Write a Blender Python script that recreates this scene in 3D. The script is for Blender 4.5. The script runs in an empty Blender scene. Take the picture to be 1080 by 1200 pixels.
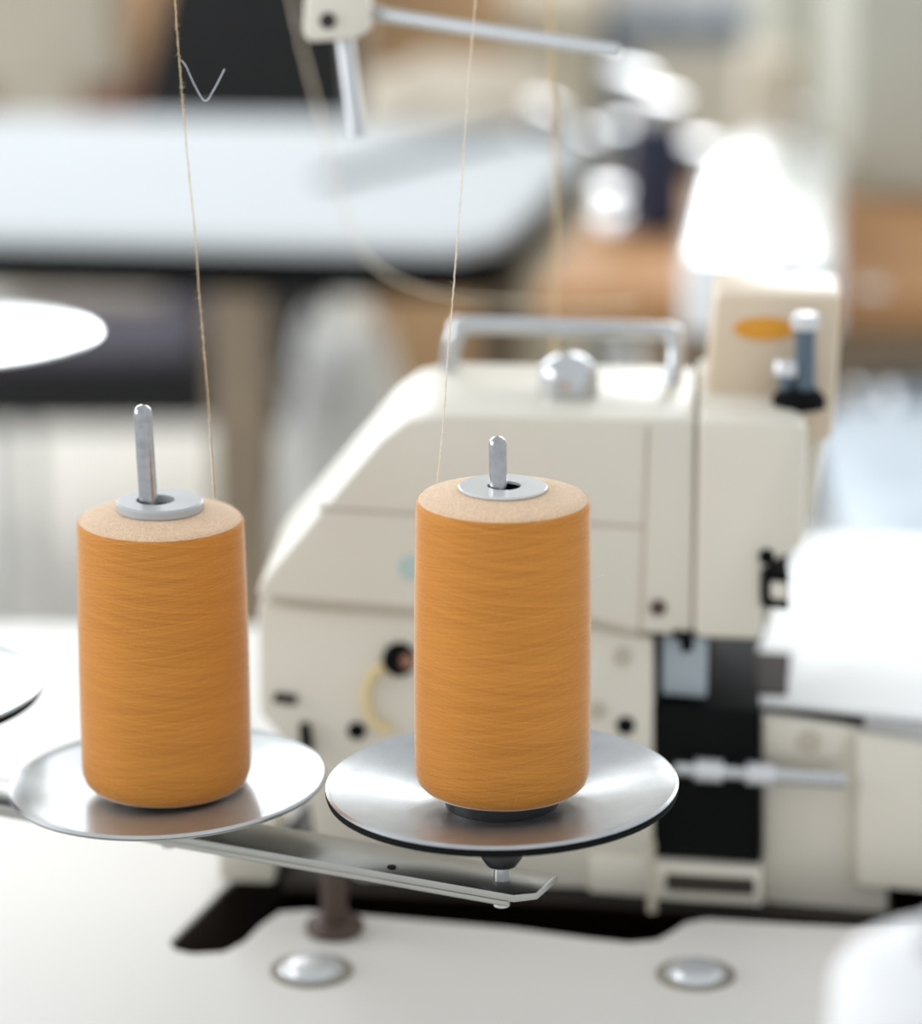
import bpy, bmesh, math, random
from mathutils import Vector, Matrix
random.seed(7)
scene = bpy.context.scene
COL = scene.collection

# ------------------------------------------------------------------ camera
F = 4000.0
CAM = Vector((0, 0, 1.357))
PITCH = math.radians(16.2)
cd = bpy.data.cameras.new('camera')
cam = bpy.data.objects.new('camera', cd)
COL.objects.link(cam)
cam.location = CAM
cam.rotation_euler = (math.pi/2 - PITCH, 0, 0)
cd.sensor_fit = 'AUTO'
cd.sensor_width = 36
cd.lens = F/1200*36
cd.clip_start = .05
cd.clip_end = 60
cd.dof.use_dof = True
cd.dof.focus_distance = 1.275
cd.dof.aperture_fstop = 4.1
scene.camera = cam

# ------------------------------------------------------------------ light
w = bpy.data.worlds.new('world')
scene.world = w
w.use_nodes = True
bg = w.node_tree.nodes['Background']
bg.inputs[0].default_value = (.92, .965, 1, 1)
bg.inputs[1].default_value = .90

def area(name, loc, rot, sx, sy, power, col):
    l = bpy.data.lights.new(name, 'AREA')
    l.shape = 'RECTANGLE'
    l.size, l.size_y = sx, sy
    l.energy = power
    l.color = col
    o = bpy.data.objects.new(name, l)
    COL.objects.link(o)
    o.location = loc
    o.rotation_euler = rot
    return o
# daylight of the window wall behind the tables
WINY = 6.6
WINS = (-3.05, -1.45, 1.17, 2.85)
for x, pw in zip(WINS, (66, 70, 80, 64)):
    area('window_daylight', (x, WINY-.12, 2.3), (-math.pi/2, 0, 0), 1.42, 2.8, pw, (.95, .98, 1))
# softer daylight of the windows along the left side of the room
area('window_daylight', (-3.9, 1.6, 2.2), (0, -math.pi/2, 0), 1.8, 3.0, 95, (.96, .98, 1))
scene.view_settings.view_transform = 'Standard'
scene.view_settings.look = 'None'
scene.view_settings.exposure = 0.0
scene.view_settings.gamma = 1
scene.view_settings.use_curve_mapping = False

# ------------------------------------------------------------------ helpers: geometry of the view
cP, sP = math.cos(PITCH), math.sin(PITCH)
def ray(px, py):                       # direction with unit depth along the view axis
    a, b = (px-540)/F, -(py-600)/F
    return Vector((a, cP + b*sP, -sP + b*cP))
def at_z(px, py, z):
    d = ray(px, py)
    return CAM + d*((z-CAM.z)/d.z)
def at_y(px, py, y):
    d = ray(px, py)
    return CAM + d*((y-CAM.y)/d.y)
def at_d(px, py, dep):
    return CAM + ray(px, py)*dep
def z_for(x, y, py):                   # height on the vertical through (x, y) seen at row py
    b = -(py-600)/F
    t = y/(cP + b*sP)
    return CAM.z + t*(-sP + b*cP)

# ------------------------------------------------------------------ helpers: materials
def lin(c):
    c = c/255
    return c/12.92 if c <= .04045 else ((c+.055)/1.055)**2.4
def rgb(r, g, b):
    return (lin(r), lin(g), lin(b), 1)
MATS = {}
def mat(name, col, rough=.5, metal=0, var=.06, vscale=30, bump=0, bscale=200, spec=.5, coat=0, sheen=0, aniso=0):
    m = bpy.data.materials.new(name)
    m.use_nodes = True
    nt = m.node_tree
    p = nt.nodes['Principled BSDF']
    p.inputs['Roughness'].default_value = rough
    p.inputs['Metallic'].default_value = metal
    p.inputs['Specular IOR Level'].default_value = spec
    p.inputs['Coat Weight'].default_value = coat
    p.inputs['Sheen Weight'].default_value = sheen
    tc = nt.nodes.new('ShaderNodeTexCoord')
    nz = nt.nodes.new('ShaderNodeTexNoise')
    nz.inputs['Scale'].default_value = vscale
    nz.inputs['Detail'].default_value = 4
    nt.links.new(tc.outputs['Object'], nz.inputs['Vector'])
    r = nt.nodes.new('ShaderNodeValToRGB')
    r.color_ramp.elements[0].position = .3
    r.color_ramp.elements[1].position = .7
    c = Vector(col[:3])
    r.color_ramp.elements[0].color = (*(c*(1-var)), 1)
    r.color_ramp.elements[1].color = (*(c*(1+var)), 1)
    nt.links.new(nz.outputs['Fac'], r.inputs['Fac'])
    nt.links.new(r.outputs['Color'], p.inputs['Base Color'])
    if bump:
        n2 = nt.nodes.new('ShaderNodeTexNoise')
        n2.inputs['Scale'].default_value = bscale
        nt.links.new(tc.outputs['Object'], n2.inputs['Vector'])
        b = nt.nodes.new('ShaderNodeBump')
        b.inputs['Strength'].default_value = bump
        b.inputs['Distance'].default_value = .001
        nt.links.new(n2.outputs['Fac'], b.inputs['Height'])
        nt.links.new(b.outputs['Normal'], p.inputs['Normal'])
    if aniso:
        p.inputs['Anisotropic'].default_value = aniso
        tg = nt.nodes.new('ShaderNodeTangent')
        tg.direction_type = 'RADIAL'
        tg.axis = 'Z'
        p.inputs['Anisotropic Rotation'].default_value = .25
        nt.links.new(tg.outputs[0], p.inputs['Tangent'])
    MATS[name] = m
    return m

def yarn_mat(name, col, dark, sheen):
    m = bpy.data.materials.new(name)
    m.use_nodes = True
    nt = m.node_tree
    N = nt.nodes.new
    L = nt.links.new
    p = nt.nodes['Principled BSDF']
    p.inputs['Roughness'].default_value = .62
    p.inputs['Specular IOR Level'].default_value = .25
    p.inputs['Sheen Weight'].default_value = sheen
    p.inputs['Sheen Roughness'].default_value = .28
    p.inputs['Sheen Tint'].default_value = (1, .92, .8, 1)
    uv = N('ShaderNodeUVMap')
    facs = []
    for slant, sx, sy in ((.07, 3, 230), (-.08, 3, 190), (.05, 2.0, 26)):
        sep = N('ShaderNodeSeparateXYZ')
        L(uv.outputs[0], sep.inputs[0])
        mu = N('ShaderNodeMath'); mu.operation = 'MULTIPLY_ADD'
        mu.inputs[1].default_value = slant*3
        L(sep.outputs[0], mu.inputs[0])
        L(sep.outputs[1], mu.inputs[2])
        cx = N('ShaderNodeMath'); cx.operation = 'MULTIPLY'; cx.inputs[1].default_value = sx
        cy = N('ShaderNodeMath'); cy.operation = 'MULTIPLY'; cy.inputs[1].default_value = sy
        L(sep.outputs[0], cx.inputs[0]); L(mu.outputs[0], cy.inputs[0])
        cmb = N('ShaderNodeCombineXYZ')
        L(cx.outputs[0], cmb.inputs[0]); L(cy.outputs[0], cmb.inputs[1])
        nz = N('ShaderNodeTexNoise')
        nz.inputs['Scale'].default_value = 1
        nz.inputs['Detail'].default_value = 3
        L(cmb.outputs[0], nz.inputs['Vector'])
        facs.append(nz.outputs['Fac'])
    a1 = N('ShaderNodeMath'); a1.operation = 'ADD'
    L(facs[0], a1.inputs[0]); L(facs[1], a1.inputs[1])
    a2 = N('ShaderNodeMath'); a2.operation = 'MULTIPLY_ADD'
    a2.inputs[1].default_value = .45
    L(facs[2], a2.inputs[0]); L(a1.outputs[0], a2.inputs[2])
    r = N('ShaderNodeMapRange')
    r.inputs['From Min'].default_value = .65
    r.inputs['From Max'].default_value = 1.65
    L(a2.outputs[0], r.inputs[0])
    mx = N('ShaderNodeMix'); mx.data_type = 'RGBA'
    mx.inputs[6].default_value = dark
    mx.inputs[7].default_value = col
    L(r.outputs[0], mx.inputs[0])
    L(mx.outputs[2], p.inputs['Base Color'])
    b = N('ShaderNodeBump')
    b.inputs['Strength'].default_value = .4
    b.inputs['Distance'].default_value = .0004
    L(a2.outputs[0], b.inputs['Height'])
    L(b.outputs['Normal'], p.inputs['Normal'])
    MATS[name] = m
    return m

M = MATS
mat('white_laminate', rgb(226, 222, 216), .45, var=.015, vscale=6)
mat('matte_white', rgb(203, 207, 209), .85, var=.015, vscale=6, spec=.15)
mat('laminate_edge', rgb(120, 122, 122), .5)
mat('cream_enamel', rgb(222, 216, 202), .38, var=.03, vscale=14, bump=.05, bscale=60)
mat('cream_dark', rgb(188, 180, 163), .5, var=.05)
mat('seam', rgb(146, 138, 125), .6)
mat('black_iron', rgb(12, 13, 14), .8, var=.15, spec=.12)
mat('pin_steel', rgb(168, 168, 170), .2, 1, var=.12, vscale=300)
mat('slate_blue', rgb(92, 106, 120), .85, spec=.2)
mat('strip_slate', rgb(58, 68, 78), .9, spec=.1)
mat('board_dark', rgb(52, 40, 32), .8, var=.2)
mat('patch_brown', rgb(58, 48, 44), .75, var=.15, spec=.2)
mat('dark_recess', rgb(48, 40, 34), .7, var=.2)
mat('oil_brown', rgb(70, 48, 36), .5, var=.3, vscale=20)
mat('steel', rgb(196, 198, 200), .22, 1, var=.04, vscale=60)
mat('steel_polished', rgb(232, 234, 236), .16, 1, var=.02)
mat('steel_spun', rgb(186, 189, 192), .33, 1, var=.06, vscale=120, bump=.06, bscale=900, aniso=.75)
mat('steel_spun_worn', rgb(198, 201, 202), .36, 1, var=.05, vscale=90, bump=.05, bscale=700, aniso=.75)
mat('bar_alloy', rgb(176, 176, 172), .33, 1, var=.04, vscale=80)
mat('chrome', rgb(235, 236, 238), .07, 1, var=.01)
mat('rod_alloy', rgb(200, 202, 204), .3, 1, var=.03)
mat('black_rubber', rgb(34, 34, 36), .45, var=.15)
mat('grey_plastic', rgb(176, 178, 180), .4, var=.02)
mat('pale_disc', rgb(214, 216, 218), .25, .35, var=.02)
mat('orange_logo', rgb(226, 156, 40), .4, var=.04)
mat('yellow_stain', rgb(228, 208, 156), .6, var=.1)
mat('teal_mark', rgb(182, 202, 198), .5)
mat('copper_brown', rgb(150, 108, 92), .45, .4)
mat('stud_brown', rgb(82, 66, 58), .5, .2)
mat('grey_blue_plate', rgb(172, 184, 192), .4, .3)
yarn_mat('yarn_ochre', rgb(218, 147, 63), rgb(166, 101, 34), 1.0)
yarn_mat('yarn_white', rgb(240, 240, 240), rgb(222, 222, 224), .2)
yarn_mat('yarn_navy', rgb(48, 50, 70), rgb(30, 32, 48), .2)
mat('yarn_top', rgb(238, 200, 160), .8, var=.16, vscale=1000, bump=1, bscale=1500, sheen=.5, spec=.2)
def fuzz_mat(name, col):
    m = bpy.data.materials.new(name); m.use_nodes = True
    nt = m.node_tree
    out = nt.nodes['Material Output']
    nt.nodes.remove(nt.nodes['Principled BSDF'])
    d = nt.nodes.new('ShaderNodeBsdfDiffuse'); t = nt.nodes.new('ShaderNodeBsdfTranslucent'); x = nt.nodes.new('ShaderNodeMixShader')
    d.inputs[0].default_value = col; t.inputs[0].default_value = col
    nt.links.new(d.outputs[0], x.inputs[1]); nt.links.new(t.outputs[0], x.inputs[2]); nt.links.new(x.outputs[0], out.inputs[0])
    MATS[name] = m
fuzz_mat('yarn_fuzz', rgb(240, 200, 146))
mat('thread_tan', rgb(212, 184, 142), .8, var=.2, vscale=600)
mat('thread_pale', rgb(228, 214, 190), .8, var=.15, vscale=600)
mat('fibre_white', rgb(220, 226, 234), .7)
mat('concrete', rgb(206, 203, 196), .5, var=.06, vscale=3, bump=.1, bscale=40)
mat('wall_paint', rgb(196, 188, 172), .8, var=.04, vscale=2)
mat('wood_tan', rgb(190, 140, 92), .6, var=.12, vscale=8)
mat('wood_grey', rgb(140, 124, 104), .7, var=.14, vscale=9)
mat('card_brown', rgb(196, 158, 118), .8, var=.08, vscale=8)
mat('beige_board', rgb(196, 188, 170), .6, var=.05)
mat('wood_red', rgb(150, 100, 72), .6, var=.12)
mat('black_fabric', rgb(26, 26, 28), .85, var=.2, bump=.3, bscale=300)
mat('lit_black_fabric', rgb(92, 88, 98), .85, var=.15, bump=.3, bscale=200)  # black seat fabric with the light on its top mixed into the colour
mat('white_fabric', rgb(232, 232, 230), .85, var=.04, bump=.3, bscale=60)
mat('cream_fabric', rgb(216, 204, 186), .85, var=.05, bump=.3, bscale=60)
mat('pale_blue_fabric', rgb(206, 216, 224), .8, var=.08, vscale=18, bump=.3, bscale=60)
mat('grey_green_paint', rgb(190, 190, 176), .6, var=.03)
mat('blue_steel', rgb(96, 112, 126), .4, .5, var=.1)
mat('plate_white', rgb(247, 248, 248), .42, var=.005)
mat('cream_tan', rgb(216, 198, 174), .4, var=.03)
mat('white_enamel', rgb(238, 239, 240), .22, var=.02)
mat('frame_white', rgb(220, 222, 222), .5)

# ------------------------------------------------------------------ helpers: objects and meshes
def link_mesh(name, bm, m, parent=None, smooth=False, loc=None):
    me = bpy.data.meshes.new(name)
    bmesh.ops.recalc_face_normals(bm, faces=bm.faces)
    bm.to_mesh(me)
    bm.free()
    me.materials.append(M[m] if isinstance(m, str) else m)
    if smooth:
        for p in me.polygons:
            p.use_smooth = True
        me.set_sharp_from_angle(angle=math.radians(38))
    o = bpy.data.objects.new(name, me)
    COL.objects.link(o)
    if parent is not None:
        o.parent = parent
    if loc is not None:
        o.location = loc
    return o
def tag(o, label, cat, group=None):
    o['label'] = label
    o['category'] = cat
    if group:
        o['group'] = group
    return o
def thing(name, label, cat, loc=(0, 0, 0), rz=0, group=None):
    o = bpy.data.objects.new(name, None)
    o.empty_display_size = .02
    COL.objects.link(o)
    o.location = loc
    o.rotation_euler = (0, 0, rz)
    return tag(o, label, cat, group)
def struct(o):
    o['kind'] = 'structure'
    return o

def round_poly(pts, r, n=4):
    out = []
    k = len(pts)
    P = [Vector(p) for p in pts]
    for i in range(k):
        a, b, c = P[i-1], P[i], P[(i+1) % k]
        d1, d2 = (a-b), (c-b)
        rr = min(r, d1.length*.45, d2.length*.45)
        s, e = b + d1.normalized()*rr, b + d2.normalized()*rr
        for j in range(n+1):
            t = j/n
            out.append(s*(1-t)**2 + b*2*t*(1-t) + e*t*t)
    return out

def prism(pts3, vec, bevel=0, seg=2):
    """closed outline of 3-D points pushed along vec"""
    bm = bmesh.new()
    vs = [bm.verts.new(p) for p in pts3]
    f = bm.faces.new(vs)
    r = bmesh.ops.extrude_face_region(bm, geom=[f])
    nv = [g for g in r['geom'] if isinstance(g, bmesh.types.BMVert)]
    bmesh.ops.translate(bm, verts=nv, vec=vec)
    bmesh.ops.recalc_face_normals(bm, faces=bm.faces)
    if bevel:
        bmesh.ops.bevel(bm, geom=[e for e in bm.edges if e.calc_face_angle(0) > .5], offset=bevel, segments=seg,
                        affect='EDGES', profile=.5, clamp_overlap=True)
    return bm
def box_bm(x0, x1, y0, y1, z0, z1, bevel=0, seg=2):
    return prism([(x0, y0, z0), (x1, y0, z0), (x1, y1, z0), (x0, y1, z0)], (0, 0, z1-z0), bevel, seg)
def add_bm(dst, src):
    me = bpy.data.meshes.new('temp')
    src.to_mesh(me); src.free()
    dst.from_mesh(me)
    bpy.data.meshes.remove(me)
def lathe(profile, n=48, center=(0, 0), uv=False, seam=math.pi/2):
    bm = bmesh.new()
    lay = bm.loops.layers.uv.new('UVMap') if uv else None
    rings = []
    for r, z in profile:
        if r < 1e-6:
            rings.append([bm.verts.new((center[0], center[1], z))])
        else:
            rings.append([bm.verts.new((center[0]+r*math.cos(seam+2*math.pi*i/n), center[1]+r*math.sin(seam+2*math.pi*i/n), z)) for i in range(n)])
    k = len(rings)
    for a in range(k-1):
        A, B = rings[a], rings[a+1]
        for i in range(n):
            j = (i+1) % n
            if len(A) == 1 and len(B) == 1:
                continue
            if len(A) == 1:
                f = bm.faces.new((A[0], B[j], B[i])); us = (i+.5, i+1, i); vv = (a, a+1, a+1)
            elif len(B) == 1:
                f = bm.faces.new((A[i], A[j], B[0])); us = (i, i+1, i+.5); vv = (a, a, a+1)
            else:
                f = bm.faces.new((A[i], A[j], B[j], B[i])); us = (i, i+1, i+1, i); vv = (a, a, a+1, a+1)
            if uv:
                zz = [profile[q][1] for q in vv]
                for l, u_, z_ in zip(f.loops, us, zz):
                    l[lay].uv = (u_/n, z_/.12)
    return bm
def tube(pts, r, n=10, caps=True, radii=None):
    bm = bmesh.new()
    P = [Vector(p) for p in pts]
    rings = []
    up = None
    for i, p in enumerate(P):
        t = (P[min(i+1, len(P)-1)] - P[max(i-1, 0)]).normalized()
        if up is None:
            up = t.orthogonal().normalized()
        up = (up - t*up.dot(t)).normalized()
        s = t.cross(up)
        rr = radii[i] if radii else r
        rings.append([bm.verts.new(p + (up*math.cos(2*math.pi*k/n) + s*math.sin(2*math.pi*k/n))*rr) for k in range(n)])
    for a, b in zip(rings, rings[1:]):
        for k in range(n):
            bm.faces.new((a[k], a[(k+1) % n], b[(k+1) % n], b[k]))
    if caps:
        bm.faces.new(rings[0][::-1]); bm.faces.new(rings[-1])
    return bm
def smooth_path(pts, sub=8):
    P = [Vector(p) for p in pts]
    out = []
    for i in range(len(P)-1):
        p0, p1, p2, p3 = P[max(i-1, 0)], P[i], P[i+1], P[min(i+2, len(P)-1)]
        for k in range(sub):
            t = k/sub
            out.append(.5*((2*p1) + (p2-p0)*t + (2*p0-5*p1+4*p2-p3)*t*t + (3*p1-p0-3*p2+p3)*t**3))
    out.append(P[-1])
    return out
def pin_bm(base, top, r, n=20):
    """round pin with a domed tip from base to top"""
    b, t = Vector(base), Vector(top)
    d = (t-b); L = d.length; d.normalize()
    prof = [(r, 0), (r, L-r*.9), (r*.87, L-r*.45), (r*.5, L-r*.12), (0, L)]
    bm = lathe([(0, 0)]+prof, n)
    bm.transform(Matrix.Translation(b) @ Vector((0, 0, 1)).rotation_difference(d).to_matrix().to_4x4())
    return bm
def heap_bm(cx, cy, z0, sx, sy, h, seed, nx=26, ny=22, flat=.0):
    """soft lump of cloth resting on z0"""
    from mathutils import noise
    bm = bmesh.new()
    g = []
    for j in range(ny+1):
        row = []
        for i in range(nx+1):
            u, v = i/nx*2-1, j/ny*2-1
            e = (1-abs(u)**4)*(1-abs(v)**4)
            nz = noise.noise(Vector((u*2.2+seed, v*2.2, seed)))*.45 + noise.noise(Vector((u*5+seed, v*5, seed*2)))*.18
            z = z0 + max(0, h*(e**.35)*(1+nz*(1-flat))*(1 if e > 0 else 0))
            row.append(bm.verts.new((cx+u*sx*(1+.08*nz), cy+v*sy*(1+.08*nz), z)))
        g.append(row)
    for j in range(ny):
        for i in range(nx):
            bm.faces.new((g[j][i], g[j][i+1], g[j+1][i+1], g[j+1][i]))
    rim = [g[0][i] for i in range(nx+1)] + [g[j][nx] for j in range(1, ny+1)] + [g[ny][i] for i in range(nx-1, -1, -1)] + [g[j][0] for j in range(ny-1, 0, -1)]
    for v in rim:
        v.co.z = z0
    bm.faces.new(rim[::-1])
    return bm

# ================================================================== the room
TZ = .75
struct(link_mesh('floor', box_bm(-4, 4, -1.5, 7, -.05, 0), 'concrete'))
wb = bmesh.new()
add_bm(wb, box_bm(-4, 4, 6.7, 6.8, 0, .86))
add_bm(wb, box_bm(-4, 4, 6.7, 6.8, 3.75, 4.2))
edges_ = [-4] + [v for x in WINS for v in (x-.75, x+.75)] + [4]
for x0, x1 in zip(edges_[::2], edges_[1::2]):
    add_bm(wb, box_bm(x0, x1, 6.7, 6.8, .86, 3.75))
struct(link_mesh('wall_back', wb, 'wall_paint'))
for k, x in enumerate(WINS):
    fb = bmesh.new()
    for b in ((x-.75, x-.71, 0.86, 3.75), (x+.71, x+.75, 0.86, 3.75), (x-.71, x+.71, 0.86, 0.90), (x-.71, x+.71, 3.70, 3.75)):
        add_bm(fb, box_bm(b[0], b[1], 6.66, 6.72, b[2], b[3]))
    struct(link_mesh('window_%d' % (k+1), fb, 'frame_white'))

# ================================================================== the sewing table in front
def ring_solid(outer, hole, z0, z1):
    bm = bmesh.new()
    for loop in (outer, hole):
        vs = [bm.verts.new((p[0], p[1], z1)) for p in loop]
        for i in range(len(vs)):
            bm.edges.new((vs[i], vs[(i+1) % len(vs)]))
    bmesh.ops.triangle_fill(bm, use_beauty=True, use_dissolve=False, edges=bm.edges[:])
    r = bmesh.ops.extrude_face_region(bm, geom=bm.faces[:])
    bmesh.ops.translate(bm, verts=[g for g in r['geom'] if isinstance(g, bmesh.types.BMVert)], vec=(0, 0, z0-z1))
    return bm
hole_px = [(198, 1104), (204, 1113), (225, 1118), (262, 1116), (286, 1104), (306, 1084), (328, 1069), (360, 1067), (427, 1073),
           (520, 1081), (600, 1088), (690, 1100), (738, 1105), (770, 1102), (788, 1092), (803, 1082), (827, 1077), (940, 1084), (1070, 1090), (1130, 1092)]
hole = [at_z(x, y, TZ).xy for x, y in hole_px]
hole += [Vector((hole[-1].x+.01, 1.62)), Vector((-.06, 1.64)), at_z(262, 1040, TZ).xy + Vector((.012, .03)), at_z(262, 1040, TZ).xy]
t_bl, t_br = at_z(-300, 727, TZ).xy, at_z(1500, 760, TZ).xy
outer = [Vector((-.62, .62)), Vector((.62, .62)), Vector((.62, 1.84)), Vector((t_bl.x-.1, t_bl.y))]
table = thing('sewing_table', 'white laminate sewing table with a cut-out around the cream machine', 'table', (0, 1.2, 0))
def local(bm, o):
    bpy.context.view_layer.update()
    bm.transform(o.matrix_world.inverted())
    return bm
link_mesh('tabletop', local(ring_solid(outer, hole, TZ-.0025, TZ), table), 'white_laminate', table)
link_mesh('board', local(ring_solid(outer, hole, TZ-.035, TZ-.0026), table), 'board_dark', table)
for x in (-.56, .56):
    for y in (.7, 1.76):
        link_mesh('leg', local(box_bm(x-.025, x+.025, y-.025, y+.025, 0, TZ-.035, .003), table), 'rod_alloy', table)
tr = bmesh.new()
hx0, hx1, hy0, hy1 = min(p.x for p in hole)-.01, max(p.x for p in hole)+.01, min(p.y for p in hole)-.01, 1.66
add_bm(tr, box_bm(hx0, hx1, hy0, hy1, TZ-.11, TZ-.105))
for b in ((hx0, hx0+.004, hy0, hy1), (hx1-.004, hx1, hy0, hy1), (hx0, hx1, hy0, hy0+.004), (hx0, hx1, hy1-.004, hy1)):
    add_bm(tr, box_bm(b[0], b[1], b[2], b[3], TZ-.105, TZ-.036))
link_mesh('drip_tray', local(tr, table), 'oil_brown', table)
for px, py, r, m in ((815, 1143, .0115, 'steel'), (365, 1138, .012, 'steel')):
    c = at_z(px, py, TZ)
    bm = lathe([(0, 0), (r*1.18, 0), (r*1.18, .0012), (r, .0016), (r*.9, .0042), (r*.5, .0052), (0, .0054)], 32)
    bm.transform(Matrix.Translation(c))
    link_mesh('cap', local(bm, table), 'pale_disc', table, True)['label'] = 'round metal cap set in the tabletop'
    bm = lathe([(r*1.2, .0), (r*1.5, 0), (r*1.5, .001), (r*1.2, .001), (r*1.2, 0)], 32)
    bm.transform(Matrix.Translation(c))
    link_mesh('cap_ring', local(bm, table), 'seam', table)

# ================================================================== the overlock machine
TH = math.radians(3.5)
M0 = at_z(650, 1060, TZ)
machine = thing('overlock_machine', 'cream overlock sewing machine with grab handle, standing behind the orange spools', 'sewing machine', M0, -TH)
MU = Vector((math.cos(TH), -math.sin(TH), 0))
MW = Vector((math.sin(TH), math.cos(TH), 0))
def mp(px, py, dw=0):
    """pixel to machine-local point on the upright plane dw behind its front"""
    d = ray(px, py)
    t = ((M0 + MW*dw) - CAM).dot(MW)/d.dot(MW)
    q = CAM + d*t - M0
    return Vector((q.dot(MU), dw, q.z))
def mz(px, py, z):
    q = at_z(px, py, TZ+z) - M0
    return Vector((q.dot(MU), q.dot(MW), z))
def mpanel(name, pts, d0, d1, m, bevel=.002, rnd=0, parent=None, label=None):
    P = [mp(x, y, d0) for x, y in pts]
    if rnd:
        P = round_poly(P, rnd, 4)
    o = link_mesh(name, prism(P, (0, d1-d0, 0), bevel), m, parent or machine, True)
    if label:
        o['label'] = label
    return o
def mdisc(name, px, py, dw, r, th, m, parent=None, label=None):
    c = mp(px, py, dw)
    bm = lathe([(0, 0), (r, 0), (r, th*.7), (r*.85, th), (0, th)], 20)
    bm.transform(Matrix.Translation(c) @ Matrix.Rotation(math.pi/2, 4, 'X'))
    o = link_mesh(name, bm, m, parent or machine, True)
    if label:
        o['label'] = label
    return o
cover = mpanel('upper_cover', [(520, 486), (478, 493), (446, 516), (318, 668), (301, 690), (302, 703), (480, 715), (690, 728), (746, 742), (811, 746), (814, 492)],
               0, .098, 'cream_enamel', .004)
head = mpanel('head_cover', [(818, 492), (928, 495), (946, 500), (942, 640), (893, 668), (893, 752), (812, 749)], -.003, .115, 'cream_enamel', .004)
mpanel('side_cover', [(925, 480), (972, 474), (955, 600), (938, 645), (925, 650)], .05, .113, 'cream_enamel', .004)
lower = mpanel('lower_body', [(302, 706), (480, 718), (690, 731), (748, 745), (766, 748), (766, 1046), (420, 1034), (372, 1000), (352, 880), (330, 868), (303, 836)],
               .004, .12, 'cream_enamel', .003)
mpanel('left_foot', [(254, 960), (320, 965), (322, 1038), (255, 1035)], .0, .05, 'cream_enamel', .003)
link_mesh('rear_body', box_bm(-.13, .26, .122, .175, .004, .080, .002), 'dark_recess', machine)
mpanel('black_panel', [(764, 826), (891, 833), (891, 1012), (764, 1003)], .006, .11, 'black_iron', .001)
mpanel('base_rail', [(690, 1004), (766, 1008), (766, 1052), (690, 1046)], .002, .01, 'cream_enamel', .001)
mpanel('base_rail', [(766, 1012), (893, 1020), (893, 1062), (766, 1054)], .0, .02, 'cream_enamel', .001)
mpanel('slot', [(780, 1024), (884, 1030), (884, 1050), (780, 1044)], -.001, .01, 'dark_recess', .0005)
mpanel('front_panel', [(893, 844), (1002, 855), (1040, 868), (1040, 1074), (893, 1066)], .014, .11, 'cream_enamel', .002)
mpanel('end_panel', [(1003, 866), (1140, 880), (1140, 1052), (1003, 1040)], .004, .11, 'cream_enamel', .003, 0)
mpanel('panel_step', [(893, 846), (992, 855), (988, 884), (978, 893), (893, 890)], .011, .03, 'cream_enamel', .001)
mdisc('screw', 948, 868, .011, .0052, .0025, 'cream_dark')
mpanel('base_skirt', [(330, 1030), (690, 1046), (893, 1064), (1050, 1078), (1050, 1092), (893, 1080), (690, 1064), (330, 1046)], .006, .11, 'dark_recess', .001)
mpanel('connecting_plate', [(776, 744), (829, 748), (828, 818), (775, 814)], .012, .03, 'grey_blue_plate', .001)
mpanel('under_head_block', [(766, 745), (835, 748), (835, 835), (766, 830)], .03, .1, 'dark_recess', .001)
mpanel('latch', [(788, 740), (812, 742), (812, 764), (798, 766), (796, 750), (788, 750)], -.002, .02, 'black_iron', .001)
# seams, screws and small marks of the covers
mpanel('cover_seam', [(811, 496), (818, 496), (813, 746), (806, 745)], .002, .02, 'seam', 0)
mpanel('cover_seam', [(757, 500), (761, 500), (752, 740), (748, 740)], -.0004, .01, 'cream_dark', 0)
mpanel('cover_seam', [(690, 612), (752, 616), (752, 620), (690, 616)], -.0004, .01, 'cream_dark', 0)
mpanel('cover_seam', [(375, 594), (690, 612), (690, 616), (372, 598)], -.0003, .01, 'cream_dark', 0)
mpanel('cover_seam', [(318, 698), (480, 711), (690, 724), (746, 739), (746, 745), (690, 731), (480, 719), (318, 706)], -.0002, .01, 'cream_dark', 0)
for px, py, r, d, m in ((771, 712, .0036, .0, 'stud_brown'), (898, 652, .0036, -.003, 'black_iron'), (729, 769, .004, .004, 'cream_dark'), (733, 850, .0042, .004, 'black_iron'),
                        (700, 832, .004, .004, 'cream_dark'), (418, 856, .0042, .004, 'black_iron')):
    mdisc('screw', px, py, d, r, .0016, m)
mdisc('hose_port', 468, 771, .004, .0075, .006, 'black_iron')
mdisc('hose_plug', 478, 774, -.002, .0036, .003, 'copper_brown')
arc = [mp(452+24*math.cos(a), 818+36*math.sin(a), .002) for a in [math.radians(q) for q in range(75, 300, 12)]]
link_mesh('yellow_mark', tube(arc, .0024, 6), 'yellow_stain', machine, True)['label'] = 'worn yellow curved mark'
mdisc('teal_mark', 482, 665, .0, .006, .0008, 'teal_mark')
mpanel('side_recess', [(322, 812), (348, 816), (346, 828), (318, 824)], .002, .02, 'dark_recess', .001)
mpanel('side_recess', [(350, 850), (362, 850), (366, 884), (352, 884)], .0, .02, 'black_iron', .001)
mpanel('head_notch', [(893, 668), (924, 672), (924, 716), (893, 712)], -.004, .03, 'black_iron', .001)
mpanel('notch_block', [(903, 684), (922, 686), (922, 704), (903, 702)], -.008, .0, 'cream_enamel', .001)
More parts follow.
